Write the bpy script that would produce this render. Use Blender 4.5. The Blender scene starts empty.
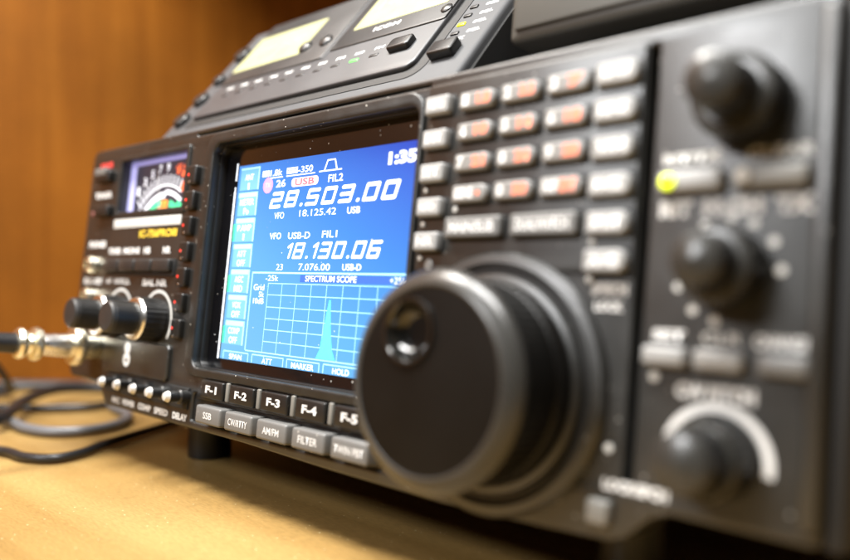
import bpy, bmesh, math, random
from mathutils import Matrix, Vector
R = math.radians
MM = 0.001
random.seed(7)
sc = bpy.context.scene
COL = sc.collection

# ------------------------------------------------------------------ camera
cam_d = bpy.data.cameras.new("camera")
cam = bpy.data.objects.new("camera", cam_d)
COL.objects.link(cam)
_f = Vector((-0.68387945, 0.72936805, -0.0181974))
_r = Vector((0.72945004, 0.68402805, 0.00287435))
_u = Vector((-0.01454399, 0.01130838, 0.99983028))
m = Matrix((_r, _u, -_f)).transposed().to_4x4()
m.translation = Vector((0.386727, -0.158001, 0.086901))
cam.matrix_world = m
cam_d.sensor_width = 36
cam_d.lens = 36 * 776.98 / 850
cam_d.clip_start = 0.01
cam_d.clip_end = 50
cam_d.dof.use_dof = True
cam_d.dof.focus_distance = 0.275
cam_d.dof.aperture_fstop = 4.3
cam_d.dof.aperture_blades = 0
sc.camera = cam

# ------------------------------------------------------------------ world, lamps, exposure
w = bpy.data.worlds.new("World")
sc.world = w
w.use_nodes = True
w.node_tree.nodes["Background"].inputs[0].default_value = (1.0, 0.97, 0.94, 1)
w.node_tree.nodes["Background"].inputs[1].default_value = 0.02

def area(name, loc, aim, size, sy, power, col=(1, 1, 1)):
    d = bpy.data.lights.new(name, 'AREA')
    d.shape = 'RECTANGLE'
    d.size = size
    d.size_y = sy
    d.energy = power
    d.color = col
    o = bpy.data.objects.new(name, d)
    COL.objects.link(o)
    o.location = loc
    o.rotation_euler = (Vector(aim) - Vector(loc)).to_track_quat('-Z', 'Y').to_euler()
    return o

area("overhead_lamp", (-0.12, -0.17, 0.80), (0.08, 0.0, 0.05), 0.26, 0.20, 12.5, (1.0, 0.965, 0.90))
area("ceiling_light", (0.30, -0.15, 0.62), (0.28, 0.02, 0.10), 0.34, 0.14, 8.5, (1.0, 0.99, 0.97))
area("room_light", (-0.03, -0.87, 0.66), (0.32, 0.0, 0.13), 0.28, 0.22, 8.2, (0.98, 0.99, 1.0))

sc.view_settings.view_transform = 'Standard'
sc.view_settings.look = 'None'
sc.view_settings.exposure = 0.12
sc.view_settings.gamma = 1.0
sc.render.engine = 'CYCLES'
sc.cycles.use_denoising = True
sc.cycles.max_bounces = 6

# ------------------------------------------------------------------ materials
def mat(name, col, rough=0.5, metal=0.0, emit=None, estr=0.0, bump=0.0, bscale=900, var=0.0, vscale=30, spec=0.5, coat=0.0, dust=0.0, dscale=260):
    m = bpy.data.materials.new(name)
    m.use_nodes = True
    nt = m.node_tree
    b = nt.nodes["Principled BSDF"]
    b.inputs["Base Color"].default_value = (*col, 1)
    b.inputs["Roughness"].default_value = rough
    b.inputs["Metallic"].default_value = metal
    b.inputs["Specular IOR Level"].default_value = spec
    b.inputs["Coat Weight"].default_value = coat
    b.inputs["Coat Roughness"].default_value = 0.08
    tc = nt.nodes.new("ShaderNodeTexCoord")
    src = None
    if var > 0:
        n = nt.nodes.new("ShaderNodeTexNoise")
        n.inputs["Scale"].default_value = vscale
        n.inputs["Detail"].default_value = 6
        nt.links.new(tc.outputs["Object"], n.inputs["Vector"])
        mx = nt.nodes.new("ShaderNodeMix")
        mx.data_type = 'RGBA'
        mx.inputs[6].default_value = (*[c * (1 - var) for c in col], 1)
        mx.inputs[7].default_value = (*[min(1, c * (1 + var)) for c in col], 1)
        nt.links.new(n.outputs["Fac"], mx.inputs[0])
        src = mx.outputs[2]
        rr = nt.nodes.new("ShaderNodeMapRange")
        rr.inputs["To Min"].default_value = max(0.02, rough - 0.12)
        rr.inputs["To Max"].default_value = min(1, rough + 0.12)
        nt.links.new(n.outputs["Fac"], rr.inputs["Value"])
        nt.links.new(rr.outputs[0], b.inputs["Roughness"])
    if dust > 0:
        v = nt.nodes.new("ShaderNodeTexVoronoi")
        v.inputs["Scale"].default_value = dscale
        nt.links.new(tc.outputs["Object"], v.inputs["Vector"])
        # only some cells hold a speck
        sp = nt.nodes.new("ShaderNodeSeparateColor")
        nt.links.new(v.outputs["Color"], sp.inputs[0])
        mul = nt.nodes.new("ShaderNodeMath"); mul.operation = 'MULTIPLY'
        mul.inputs[1].default_value = 0.16
        pw = nt.nodes.new("ShaderNodeMath"); pw.operation = 'POWER'; pw.inputs[1].default_value = 3.0
        nt.links.new(sp.outputs[0], pw.inputs[0])
        nt.links.new(pw.outputs[0], mul.inputs[0])
        lt = nt.nodes.new("ShaderNodeMath"); lt.operation = 'LESS_THAN'
        nt.links.new(v.outputs["Distance"], lt.inputs[0])
        nt.links.new(mul.outputs[0], lt.inputs[1])
        fm = nt.nodes.new("ShaderNodeMath"); fm.operation = 'MULTIPLY'; fm.inputs[1].default_value = dust
        nt.links.new(lt.outputs[0], fm.inputs[0])
        mx2 = nt.nodes.new("ShaderNodeMix"); mx2.data_type = 'RGBA'
        mx2.inputs[6].default_value = (*col, 1)
        mx2.inputs[7].default_value = (0.62, 0.6, 0.55, 1)
        if src: nt.links.new(src, mx2.inputs[6])
        nt.links.new(fm.outputs[0], mx2.inputs[0])
        src = mx2.outputs[2]
    if src: nt.links.new(src, b.inputs["Base Color"])
    if bump > 0:
        n = nt.nodes.new("ShaderNodeTexNoise")
        n.inputs["Scale"].default_value = bscale
        n.inputs["Detail"].default_value = 3
        nt.links.new(tc.outputs["Object"], n.inputs["Vector"])
        bp = nt.nodes.new("ShaderNodeBump")
        bp.inputs["Strength"].default_value = bump
        bp.inputs["Distance"].default_value = 0.00006
        nt.links.new(n.outputs["Fac"], bp.inputs["Height"])
        nt.links.new(bp.outputs[0], b.inputs["Normal"])
    if emit:
        b.inputs["Emission Color"].default_value = (*emit, 1)
        b.inputs["Emission Strength"].default_value = estr
    return m

def wood(name, c1, c2, c3, scale, rough, grain_axis='Z', coat=0.0, speck=0.0, spec=0.25):
    m = bpy.data.materials.new(name)
    m.use_nodes = True
    nt = m.node_tree
    b = nt.nodes["Principled BSDF"]
    tc = nt.nodes.new("ShaderNodeTexCoord")
    mp = nt.nodes.new("ShaderNodeMapping")
    s = {'X': (0.06, 1, 1), 'Y': (1, 0.06, 1), 'Z': (1, 1, 0.06)}[grain_axis]
    mp.inputs["Scale"].default_value = s
    nt.links.new(tc.outputs["Object"], mp.inputs["Vector"])
    n = nt.nodes.new("ShaderNodeTexNoise")
    n.inputs["Scale"].default_value = scale
    n.inputs["Detail"].default_value = 8
    n.inputs["Roughness"].default_value = 0.62
    n.inputs["Distortion"].default_value = 0.6
    nt.links.new(mp.outputs[0], n.inputs["Vector"])
    cr = nt.nodes.new("ShaderNodeValToRGB")
    e = cr.color_ramp.elements
    e[0].position = 0.3; e[0].color = (*c1, 1)
    e[1].position = 0.72; e[1].color = (*c3, 1)
    k = e.new(0.5); k.color = (*c2, 1)
    nt.links.new(n.outputs["Fac"], cr.inputs[0])
    # broad mottling
    n2 = nt.nodes.new("ShaderNodeTexNoise")
    n2.inputs["Scale"].default_value = scale * 0.22
    n2.inputs["Detail"].default_value = 4
    nt.links.new(tc.outputs["Object"], n2.inputs["Vector"])
    mr = nt.nodes.new("ShaderNodeMapRange")
    mr.inputs["From Min"].default_value = 0.3; mr.inputs["From Max"].default_value = 0.7
    mr.inputs["To Min"].default_value = 0.74; mr.inputs["To Max"].default_value = 1.16
    nt.links.new(n2.outputs["Fac"], mr.inputs["Value"])
    mx = nt.nodes.new("ShaderNodeMix"); mx.data_type = 'RGBA'; mx.blend_type = 'MULTIPLY'
    mx.inputs[0].default_value = 1
    nt.links.new(cr.outputs[0], mx.inputs[6])
    nt.links.new(mr.outputs[0], mx.inputs[7])
    out = mx.outputs[2]
    # fine pores and short fibres
    n3 = nt.nodes.new("ShaderNodeTexNoise"); n3.inputs["Scale"].default_value = 1400; n3.inputs["Detail"].default_value = 2
    mp3 = nt.nodes.new("ShaderNodeMapping"); mp3.inputs["Scale"].default_value = tuple(0.22 if q < 0.5 else 1 for q in s)
    nt.links.new(tc.outputs["Object"], mp3.inputs["Vector"]); nt.links.new(mp3.outputs[0], n3.inputs["Vector"])
    mr3 = nt.nodes.new("ShaderNodeMapRange")
    mr3.inputs["From Min"].default_value = 0.32; mr3.inputs["From Max"].default_value = 0.62
    mr3.inputs["To Min"].default_value = 0.86; mr3.inputs["To Max"].default_value = 1.08
    nt.links.new(n3.outputs["Fac"], mr3.inputs["Value"])
    mx3 = nt.nodes.new("ShaderNodeMix"); mx3.data_type = 'RGBA'; mx3.blend_type = 'MULTIPLY'; mx3.inputs[0].default_value = 1
    nt.links.new(out, mx3.inputs[6]); nt.links.new(mr3.outputs[0], mx3.inputs[7])
    out = mx3.outputs[2]
    if speck:
        v = nt.nodes.new("ShaderNodeTexVoronoi"); v.inputs["Scale"].default_value = 480
        nt.links.new(tc.outputs["Object"], v.inputs["Vector"])
        sp = nt.nodes.new("ShaderNodeSeparateColor"); nt.links.new(v.outputs["Color"], sp.inputs[0])
        pw = nt.nodes.new("ShaderNodeMath"); pw.operation = 'POWER'; pw.inputs[1].default_value = 2.6
        nt.links.new(sp.outputs[1], pw.inputs[0])
        ml = nt.nodes.new("ShaderNodeMath"); ml.operation = 'MULTIPLY'; ml.inputs[1].default_value = 0.16
        nt.links.new(pw.outputs[0], ml.inputs[0])
        lt = nt.nodes.new("ShaderNodeMath"); lt.operation = 'LESS_THAN'
        nt.links.new(v.outputs["Distance"], lt.inputs[0]); nt.links.new(ml.outputs[0], lt.inputs[1])
        f2 = nt.nodes.new("ShaderNodeMath"); f2.operation = 'MULTIPLY'; f2.inputs[1].default_value = speck
        nt.links.new(lt.outputs[0], f2.inputs[0])
        m2 = nt.nodes.new("ShaderNodeMix"); m2.data_type = 'RGBA'
        nt.links.new(f2.outputs[0], m2.inputs[0]); nt.links.new(out, m2.inputs[6])
        m2.inputs[7].default_value = (0.9, 0.8, 0.5, 1)
        out = m2.outputs[2]
    nt.links.new(out, b.inputs["Base Color"])
    b.inputs["Roughness"].default_value = rough
    b.inputs["Specular IOR Level"].default_value = spec
    b.inputs["Coat Weight"].default_value = coat
    b.inputs["Coat Roughness"].default_value = 0.25
    bp = nt.nodes.new("ShaderNodeBump"); bp.inputs["Strength"].default_value = 0.12; bp.inputs["Distance"].default_value = 0.0006
    nt.links.new(n.outputs["Fac"], bp.inputs["Height"]); nt.links.new(bp.outputs[0], b.inputs["Normal"])
    return m

M = {}
M['panel'] = mat('panel_plastic', (0.011, 0.0109, 0.0098), 0.36, spec=0.85, bump=0.5, bscale=2200, var=0.14, vscale=60, dust=0.35, dscale=420)
M['plate'] = mat('key_field_plastic', (0.015, 0.0149, 0.0135), 0.36, spec=0.85, bump=0.4, bscale=2200, var=0.12, vscale=60, dust=0.3, dscale=420)
M['bezel'] = mat('bezel_plastic', (0.013, 0.013, 0.012), 0.36, bump=0.9, bscale=1500, var=0.35, vscale=140, dust=0.8, dscale=520)
M['case'] = mat('case_paint', (0.02, 0.02, 0.021), 0.5, bump=0.5, bscale=1400, var=0.15)
M['black'] = mat('black_plastic', (0.012, 0.012, 0.012), 0.33, bump=0.2, bscale=1800, var=0.2, vscale=80)
M['blackkey'] = mat('black_key_plastic', (0.008, 0.0078, 0.0075), 0.36, bump=0.4, bscale=1600, var=0.2, dust=0.3, dscale=500)
M['rubber'] = mat('black_rubber', (0.004, 0.0039, 0.0037), 0.4, bump=0.3, bscale=1500, var=0.2)
M['dial'] = mat('dial_rubber', (0.0032, 0.0028, 0.0023), 0.38, spec=0.22, bump=0.35, bscale=1800, var=0.15)
M['dialrim'] = mat('dial_rim_satin', (0.03, 0.0295, 0.027), 0.28, var=0.1)
M['dimple'] = mat('dimple_gloss_black', (0.008, 0.008, 0.007), 0.16, coat=0.6)
M['dark'] = mat('recess_dark', (0.004, 0.004, 0.004), 0.6)
M['glass'] = mat('black_glass', (0.004, 0.004, 0.005), 0.1, dust=0.6, dscale=300, coat=0.3)
M['greykey'] = mat('grey_key_plastic', (0.125, 0.124, 0.12), 0.4, bump=0.25, bscale=1800, var=0.1, dust=0.4, dscale=420)
M['lightkey'] = mat('light_key_plastic', (0.25, 0.25, 0.245), 0.4, bump=0.2, bscale=1800, var=0.08)
M['ridge'] = mat('grey_ridge', (0.16, 0.155, 0.14), 0.45, var=0.15)
M['white'] = mat('white_print', (0.62, 0.62, 0.61), 0.6)
M['greyprint'] = mat('grey_print', (0.5, 0.5, 0.48), 0.6)
M['orange'] = mat('orange_print', (0.80, 0.21, 0.11), 0.6)
M['yellow'] = mat('yellow_print', (0.85, 0.6, 0.05), 0.6)
M['red'] = mat('red_print', (0.7, 0.05, 0.04), 0.6)
M['redled'] = mat('red_led', (0.5, 0.02, 0.02), 0.3, emit=(1.0, 0.06, 0.03), estr=1.2)
M['darkled'] = mat('unlit_led', (0.25, 0.1, 0.09), 0.3)
M['greenled'] = mat('lit_yellow_green_led', (0.6, 0.7, 0.02), 0.3, emit=(0.8, 0.95, 0.0), estr=1.5)
M['green'] = mat('lit_green_led', (0.1, 0.7, 0.1), 0.3, emit=(0.12, 1, 0.08), estr=1.0)
M['amber'] = mat('lit_amber_led', (0.7, 0.7, 0.02), 0.3, emit=(0.85, 0.8, 0.02), estr=0.9)
M['capgrey'] = mat('knob_cap_satin_grey', (0.025, 0.0245, 0.022), 0.24, var=0.1)
M['stud'] = mat('satin_light_metal', (0.62, 0.62, 0.6), 0.38, metal=0.35, var=0.1)
M['brass'] = mat('pale_brass', (0.9, 0.86, 0.7), 0.28, metal=1.0, var=0.1)
M['steel'] = mat('nickel', (0.78, 0.77, 0.74), 0.25, metal=1.0, var=0.1)
M['silver'] = mat('silver_case_plastic', (0.06, 0.061, 0.064), 0.6, spec=0.25, bump=0.3, bscale=1800, var=0.08)
M['silver2'] = mat('silver_face_plastic', (0.042, 0.043, 0.046), 0.42, bump=0.35, bscale=1800, var=0.08)
M['greyframe'] = mat('display_surround_grey', (0.018, 0.018, 0.018), 0.4, bump=0.3, bscale=1800, var=0.1)
M['box'] = mat('upper_case_paint', (0.06, 0.059, 0.052), 0.45, bump=0.4, bscale=1200, var=0.1)
M['cable_b'] = mat('black_cable_sheath', (0.014, 0.014, 0.015), 0.38, var=0.2)
M['cable_g'] = mat('grey_cable_sheath', (0.12, 0.122, 0.13), 0.4, var=0.15)
M['wall'] = wood('orange_wood_panel', (0.22, 0.070, 0.0065), (0.27, 0.092, 0.009), (0.33, 0.118, 0.013), 40, 0.5, 'Z', coat=0.0)
M['desk'] = wood('honey_wood_top', (0.20, 0.118, 0.036), (0.28, 0.175, 0.06), (0.36, 0.238, 0.09), 20, 0.36, 'X', coat=0.0, speck=0.5)

# ------------------------------------------------------------------ geometry helpers (all in millimetres)
def to_mesh(bm, name, mt, smooth=True):
    me = bpy.data.meshes.new(name)
    for v in bm.verts: v.co *= MM
    if smooth:
        for f in bm.faces: f.smooth = True
    bm.to_mesh(me); bm.free()
    if smooth:
        try: me.set_sharp_from_angle(angle=R(38))
        except Exception: pass
    me.materials.append(mt)
    return me

def link(name, me, parent=None, loc=(0, 0, 0), rot=None, label=None):
    o = bpy.data.objects.new(name, me)
    COL.objects.link(o)
    if parent: o.parent = parent
    o.location = Vector(loc) * MM
    if rot: o.rotation_euler = rot
    if label: o['label'] = label
    return o

def thing(name, label, cat, loc, rot=(0, 0, 0), group=None):
    o = bpy.data.objects.new(name, None)
    COL.objects.link(o)
    o.empty_display_size = 0.02
    o.location = Vector(loc) * MM
    o.rotation_euler = rot
    o['label'] = label; o['category'] = cat
    if group: o['group'] = group
    return o

def box_bm(x0, x1, y0, y1, z0, z1, bev=0.0, seg=3, bm=None):
    own = bm is None
    b = bmesh.new()
    bmesh.ops.create_cube(b, size=1)
    for v in b.verts:
        v.co = Vector(((x0 + x1) / 2 + v.co.x * (x1 - x0), (y0 + y1) / 2 + v.co.y * (y1 - y0), (z0 + z1) / 2 + v.co.z * (z1 - z0)))
    if bev:
        bmesh.ops.bevel(b, geom=list(b.edges), offset=bev, segments=seg, profile=0.5, affect='EDGES')
    if own: return b
    me = bpy.data.meshes.new('tmp'); b.to_mesh(me); b.free(); bm.from_mesh(me); bpy.data.meshes.remove(me)
    return bm

def box(name, x0, x1, y0, y1, z0, z1, mt, parent=None, bev=0.0, seg=3, label=None):
    return link(name, to_mesh(box_bm(x0, x1, y0, y1, z0, z1, bev, seg), name, mt), parent, label=label)

def rrect(x0, x1, z0, z1, r, n=6):
    """rounded rectangle; r a number or (bl, br, tr, tl)"""
    rs = (r,) * 4 if not isinstance(r, tuple) else r
    pts = []
    for (cx, cz, a0, rr) in ((x0, z0, 180, rs[0]), (x1, z0, 270, rs[1]), (x1, z1, 0, rs[2]), (x0, z1, 90, rs[3])):
        sx = 1 if cx == x0 else -1; sz = 1 if cz == z0 else -1
        for i in range(n + 1):
            a = R(a0 + 90 * i / n)
            pts.append((cx + sx * rr + rr * math.cos(a), cz + sz * rr + rr * math.sin(a)))
    return pts

def circle(cx, cz, r, n=40):
    return [(cx + r * math.cos(2 * math.pi * i / n), cz + r * math.sin(2 * math.pi * i / n)) for i in range(n)]

def plate_mesh(name, loops, y0, y1, mt, bev=0.0, res=2):
    """extruded XZ outline with holes between depths y0 (front) and y1 (back)"""
    cu = bpy.data.curves.new('c', 'CURVE')
    cu.dimensions = '2D'; cu.fill_mode = 'BOTH'
    cu.extrude = (y1 - y0) / 2 - bev
    cu.bevel_depth = bev; cu.bevel_resolution = res
    cu.offset = -bev
    for lp in loops:
        sp = cu.splines.new('POLY')
        sp.points.add(len(lp) - 1)
        for p, (x, z) in zip(sp.points, lp): p.co = (x, z, 0, 1)
        sp.use_cyclic_u = True
    o = bpy.data.objects.new('c', cu); COL.objects.link(o)
    bpy.context.view_layer.update()
    dg = bpy.context.evaluated_depsgraph_get()
    me = bpy.data.meshes.new_from_object(o.evaluated_get(dg))
    bpy.data.objects.remove(o); bpy.data.curves.remove(cu)
    bm = bmesh.new(); bm.from_mesh(me); bpy.data.meshes.remove(me)
    bmesh.ops.remove_doubles(bm, verts=bm.verts, dist=0.0005)
    for v in bm.verts:
        x, z, d = v.co
        v.co = Vector((x, (y0 + y1) / 2 - d, z))
    bmesh.ops.recalc_face_normals(bm, faces=bm.faces)
    return to_mesh(bm, name, mt)

def plate(name, loops, y0, y1, mt, parent, bev=0.0, res=2, label=None):
    return link(name, plate_mesh(name, loops, y0, y1, mt, bev, res), parent, label=label)

def lathe_mesh(name, prof, mt, n=48, knurl=None, cap=True):
    """profile [(radius, y)] revolved round the -Y axis (front = most negative y). knurl=(teeth, depth, ylo, yhi)"""
    bm = bmesh.new()
    rings = []
    if knurl: n = knurl[0] * 4
    for (r, y) in prof:
        ring = []
        for i in range(n):
            a = 2 * math.pi * i / n
            rr = r
            if knurl and knurl[2] <= y <= knurl[3] and r > 1:
                rr = r - knurl[1] * (0.5 + 0.5 * math.cos(knurl[0] * a)) 
            ring.append(bm.verts.new((rr * math.cos(a), y, rr * math.sin(a))))
        rings.append(ring)
    for a, b in zip(rings, rings[1:]):
        for i in range(n):
            j = (i + 1) % n
            bm.faces.new((a[i], a[j], b[j], b[i]))
    if cap and prof[0][0] > 0.01: bm.faces.new(list(reversed(rings[0])))
    if cap: bm.faces.new(rings[-1])
    bmesh.ops.recalc_face_normals(bm, faces=bm.faces)
    return to_mesh(bm, name, mt)

def lathe(name, prof, mt, parent, loc, n=48, knurl=None, label=None, rot=None):
    return link(name, lathe_mesh(name, prof, mt, n, knurl), parent, loc, rot, label)

def text_mesh(s, mt, x0, x1, z0, z1, shear=0.0, bold=0.0, thick=0.06, align='FIT'):
    cu = bpy.data.curves.new('t', 'FONT')
    cu.body = s; cu.size = 10; cu.shear = shear; cu.offset = bold; cu.resolution_u = 3
    cu.fill_mode = 'FRONT'
    o = bpy.data.objects.new('t', cu); COL.objects.link(o)
    bpy.context.view_layer.update()
    me = bpy.data.meshes.new_from_object(o.evaluated_get(bpy.context.evaluated_depsgraph_get()))
    bpy.data.objects.remove(o); bpy.data.curves.remove(cu)
    xs = [v.co.x for v in me.vertices]; ys = [v.co.y for v in me.vertices]
    ax, bx, ay, by = min(xs), max(xs), min(ys), max(ys)
    kz = (z1 - z0) / (by - ay); kx = (x1 - x0) / (bx - ax)
    for v in me.vertices:
        v.co = Vector(((x0 + (v.co.x - ax) * kx) * MM, 0, (z0 + (v.co.y - ay) * kz) * MM))
    me.materials.clear(); me.materials.append(mt)
    # face towards -Y
    me.update()
    if me.polygons and me.polygons[0].normal.y > 0: me.flip_normals()
    return me

def text(s, x0, x1, z0, z1, y, mt, parent, shear=0.0, bold=0.0, name='printed_text'):
    return link(name, text_mesh(s, mt, x0, x1, z0, z1, shear, bold), parent, (0, y, 0))

def tube_mesh(name, pts, rad, mt, n=14, steps=10):
    P = [Vector(p) for p in pts]
    P = [P[0] * 2 - P[1]] + P + [P[-1] * 2 - P[-2]]
    line = []
    for i in range(1, len(P) - 2):
        for k in range(steps):
            t = k / steps
            a, b, c, d = P[i - 1:i + 3]
            line.append(0.5 * ((2 * b) + (c - a) * t + (2 * a - 5 * b + 4 * c - d) * t * t + (3 * b - a - 3 * c + d) * t ** 3))
    line.append(P[-2])
    bm = bmesh.new(); rings = []
    up = Vector((0, 0, 1))
    for i, p in enumerate(line):
        tan = (line[min(i + 1, len(line) - 1)] - line[max(i - 1, 0)]).normalized()
        s = tan.cross(up)
        if s.length < 0.1: s = tan.cross(Vector((1, 0, 0)))
        s.normalize(); q = s.cross(tan)
        rings.append([bm.verts.new(p + rad * (math.cos(2 * math.pi * k / n) * s + math.sin(2 * math.pi * k / n) * q)) for k in range(n)])
    for a, b in zip(rings, rings[1:]):
        for k in range(n): bm.faces.new((a[k], a[(k + 1) % n], b[(k + 1) % n], b[k]))
    bm.faces.new(rings[0]); bm.faces.new(rings[-1])
    bmesh.ops.recalc_face_normals(bm, faces=bm.faces)
    return to_mesh(bm, name, mt)

def struct(name, x0, x1, y0, y1, z0, z1, mt, bev=0):
    o = box(name, x0, x1, y0, y1, z0, z1, mt, None, bev)
    o['kind'] = 'structure'
    return o

# ------------------------------------------------------------------ the setting
struct('desk_surface', -200, 1100, -900, 420, -24, 0, M['desk'])
struct('side_wall', -222, -200, -900, 420, -24, 900, M['wall'])
struct('back_wall', -222, 1100, 420, 440, -24, 900, M['wall'])
struct('unseen_shade_shelf', -200, 1100, 40, 420, 450, 470, M['wall'])  # out-of-view board added to shade the upper, deeper part of the wall

# ------------------------------------------------------------------ the transceiver (its own frame: front face in XZ, leaning back 7 degrees)
TILT = R(-7)
RAD = thing('radio_transceiver', 'wide black ham radio transceiver with lit blue frequency screen and big round tuning dial', 'radio',
            (0, 0, 33.0), (TILT, 0, 0))
P = RAD
# front panel with openings
def panel_outline():
    pts = []
    o = rrect(-1, 341.5, 0, 111, (4.5, 2.0, 4.5, 4.5))
    n = 7
    bl, br, tr, tl = o[:n], o[n:2 * n], o[2 * n:3 * n], o[3 * n:]
    lower = [(29, 0), (34, -1.5), (39, -7.5), (42.5, -9.3), (150, -9.6), (200, -10.6), (246, -10.8), (280, -9.8), (297, -8.8), (301, -7.2), (307, -1.6), (311, 0)]
    return bl + lower + br + tr + tl
win = rrect(112.6, 226, 13.8, 103.2, 4.5)
met = rrect(31.3, 91, 78.6, 103.6, 1.2)
loops = [panel_outline(), win, met, rrect(299.4, 301.6, 4.5, 107.0, 0.8, 3), rrect(97, 228.4, 108.35, 109.0, 0.2, 2),
         rrect(114.5, 222, -6.6, 4.3, 0.8, 3)]
plate('front_panel', loops, 0, 12, M['panel'], P, 0.9, 3)
box('case', 3, 337, 12.2, 285, -2, 108.5, M['case'], P, 2.5)
box('groove_lining', 299, 302, 5, 11.5, 4, 107.5, M['dark'], P)
box('seam_lining', 96, 229, 3, 11.5, 108.1, 109.2, M['dark'], P)

# bezel round the screen: a raised worn frame
plate('bezel', [rrect(107.2, 227.8, 10.6, 107.4, 7), rrect(112.9, 225.7, 14.1, 102.9, 4.2)], -1.4, 3, M['bezel'], P, 0.8, 3)
# recess walls + black glass
plate('screen_recess', [rrect(111.5, 227, 12.5, 104.3, 4.5), rrect(113.3, 225.3, 14.5, 102.5, 4)], 2.2, 8, M['black'], P, 0.2)
SCR = plate('screen', [rrect(113, 226, 14, 103, 3)], 5.2, 7, M['glass'], P)

# lit screen picture, with viewing-angle falloff painted into the emission gradient
lcd = bpy.data.materials.new('lit_blue_lcd'); lcd.use_nodes = True
nt = lcd.node_tree; b = nt.nodes["Principled BSDF"]
tc = nt.nodes.new("ShaderNodeTexCoord"); sx = nt.nodes.new("ShaderNodeSeparateXYZ")
nt.links.new(tc.outputs["Generated"], sx.inputs[0])
ma = nt.nodes.new("ShaderNodeMath"); ma.operation = 'MULTIPLY_ADD'; ma.inputs[1].default_value = 0.62
nt.links.new(sx.outputs[2], ma.inputs[0])
m2 = nt.nodes.new("ShaderNodeMath"); m2.operation = 'MULTIPLY'; m2.inputs[1].default_value = 0.38
nt.links.new(sx.outputs[0], m2.inputs[0]); nt.links.new(m2.outputs[0], ma.inputs[2])
cr = nt.nodes.new("ShaderNodeValToRGB")
e = cr.color_ramp.elements
e[0].position = 0.0; e[0].color = (0.20, 0.56, 0.95, 1)
e[1].position = 1.0; e[1].color = (0.02, 0.07, 0.60, 1)
k = e.new(0.38); k.color = (0.13, 0.48, 0.93, 1)
k = e.new(0.66); k.color = (0.055, 0.29, 0.85, 1)
nt.links.new(ma.outputs[0], cr.inputs[0])
# fine dot raster of the display
wv = nt.nodes.new("ShaderNodeTexWave"); wv.bands_direction = 'Z'; wv.inputs["Scale"].default_value = 1000
nt.links.new(tc.outputs["Object"], wv.inputs["Vector"])
mr = nt.nodes.new("ShaderNodeMapRange"); mr.inputs["To Min"].default_value = 0.9; mr.inputs["To Max"].default_value = 1.08
nt.links.new(wv.outputs["Fac"], mr.inputs["Value"])
b.inputs["Base Color"].default_value = (0.01, 0.02, 0.06, 1)
b.inputs["Roughness"].default_value = 0.12
nt.links.new(cr.outputs[0], b.inputs["Emission Color"])
nt.links.new(mr.outputs[0], b.inputs["Emission Strength"])
LX0, LX1, LZ0, LZ1 = 122.6, 220.6, 18.6, 94.3
plate('lcd_picture', [rrect(LX0, LX1, LZ0, LZ1, 0.2, 2)], 5.05, 5.3, lcd, SCR)
M['lw'] = mat('lcd_white', (0.5, 0.5, 0.5), 0.2, emit=(0.86, 0.97, 1.0), estr=1.15)
M['lc'] = mat('lcd_pale_blue', (0.2, 0.4, 0.5), 0.2, emit=(0.42, 0.82, 1.0), estr=0.9)
M['lcy'] = mat('lcd_cyan', (0.1, 0.5, 0.5), 0.2, emit=(0.02, 0.82, 0.95), estr=1.0)
M['lbl'] = mat('lcd_box_blue', (0.1, 0.2, 0.5), 0.2, emit=(0.10, 0.40, 0.90), estr=1.0)
M['lgr'] = mat('lcd_green', (0.05, 0.4, 0.2), 0.2, emit=(0.02, 0.62, 0.36), estr=1.0)
M['lpk'] = mat('lcd_pink', (0.5, 0.2, 0.4), 0.2, emit=(1.0, 0.25, 0.55), estr=1.0)
M['lpp'] = mat('lcd_pale_pink', (0.5, 0.4, 0.4), 0.2, emit=(0.95, 0.60, 0.68), estr=0.95)
M['lrd'] = mat('lcd_red_ink', (0.3, 0.1, 0.1), 0.2, emit=(0.70, 0.10, 0.20), estr=1.0)
M['ldk'] = mat('lcd_ink_blue', (0.02, 0.05, 0.2), 0.2, emit=(0.05, 0.16, 0.62), estr=1.0)
M['edge'] = mat('lcd_light_edge', (0.5, 0.5, 0.5), 0.2, emit=(0.80, 0.90, 1.0), estr=1.5)

def flat(name, rects, y, mt, parent):
    bm = bmesh.new()
    for (x0, x1, z0, z1) in rects:
        vs = [bm.verts.new(c) for c in ((x0, 0, z0), (x1, 0, z0), (x1, 0, z1), (x0, 0, z1))]
        bm.faces.new(vs)
    return link(name, to_mesh(bm, name, mt, False), parent, (0, y, 0))

def flatpoly(name, polys, y, mt, parent):
    bm = bmesh.new()
    for pl in polys: bm.faces.new([bm.verts.new((x, 0, z)) for x, z in pl])
    return link(name, to_mesh(bm, name, mt, False), parent, (0, y, 0))

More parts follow.
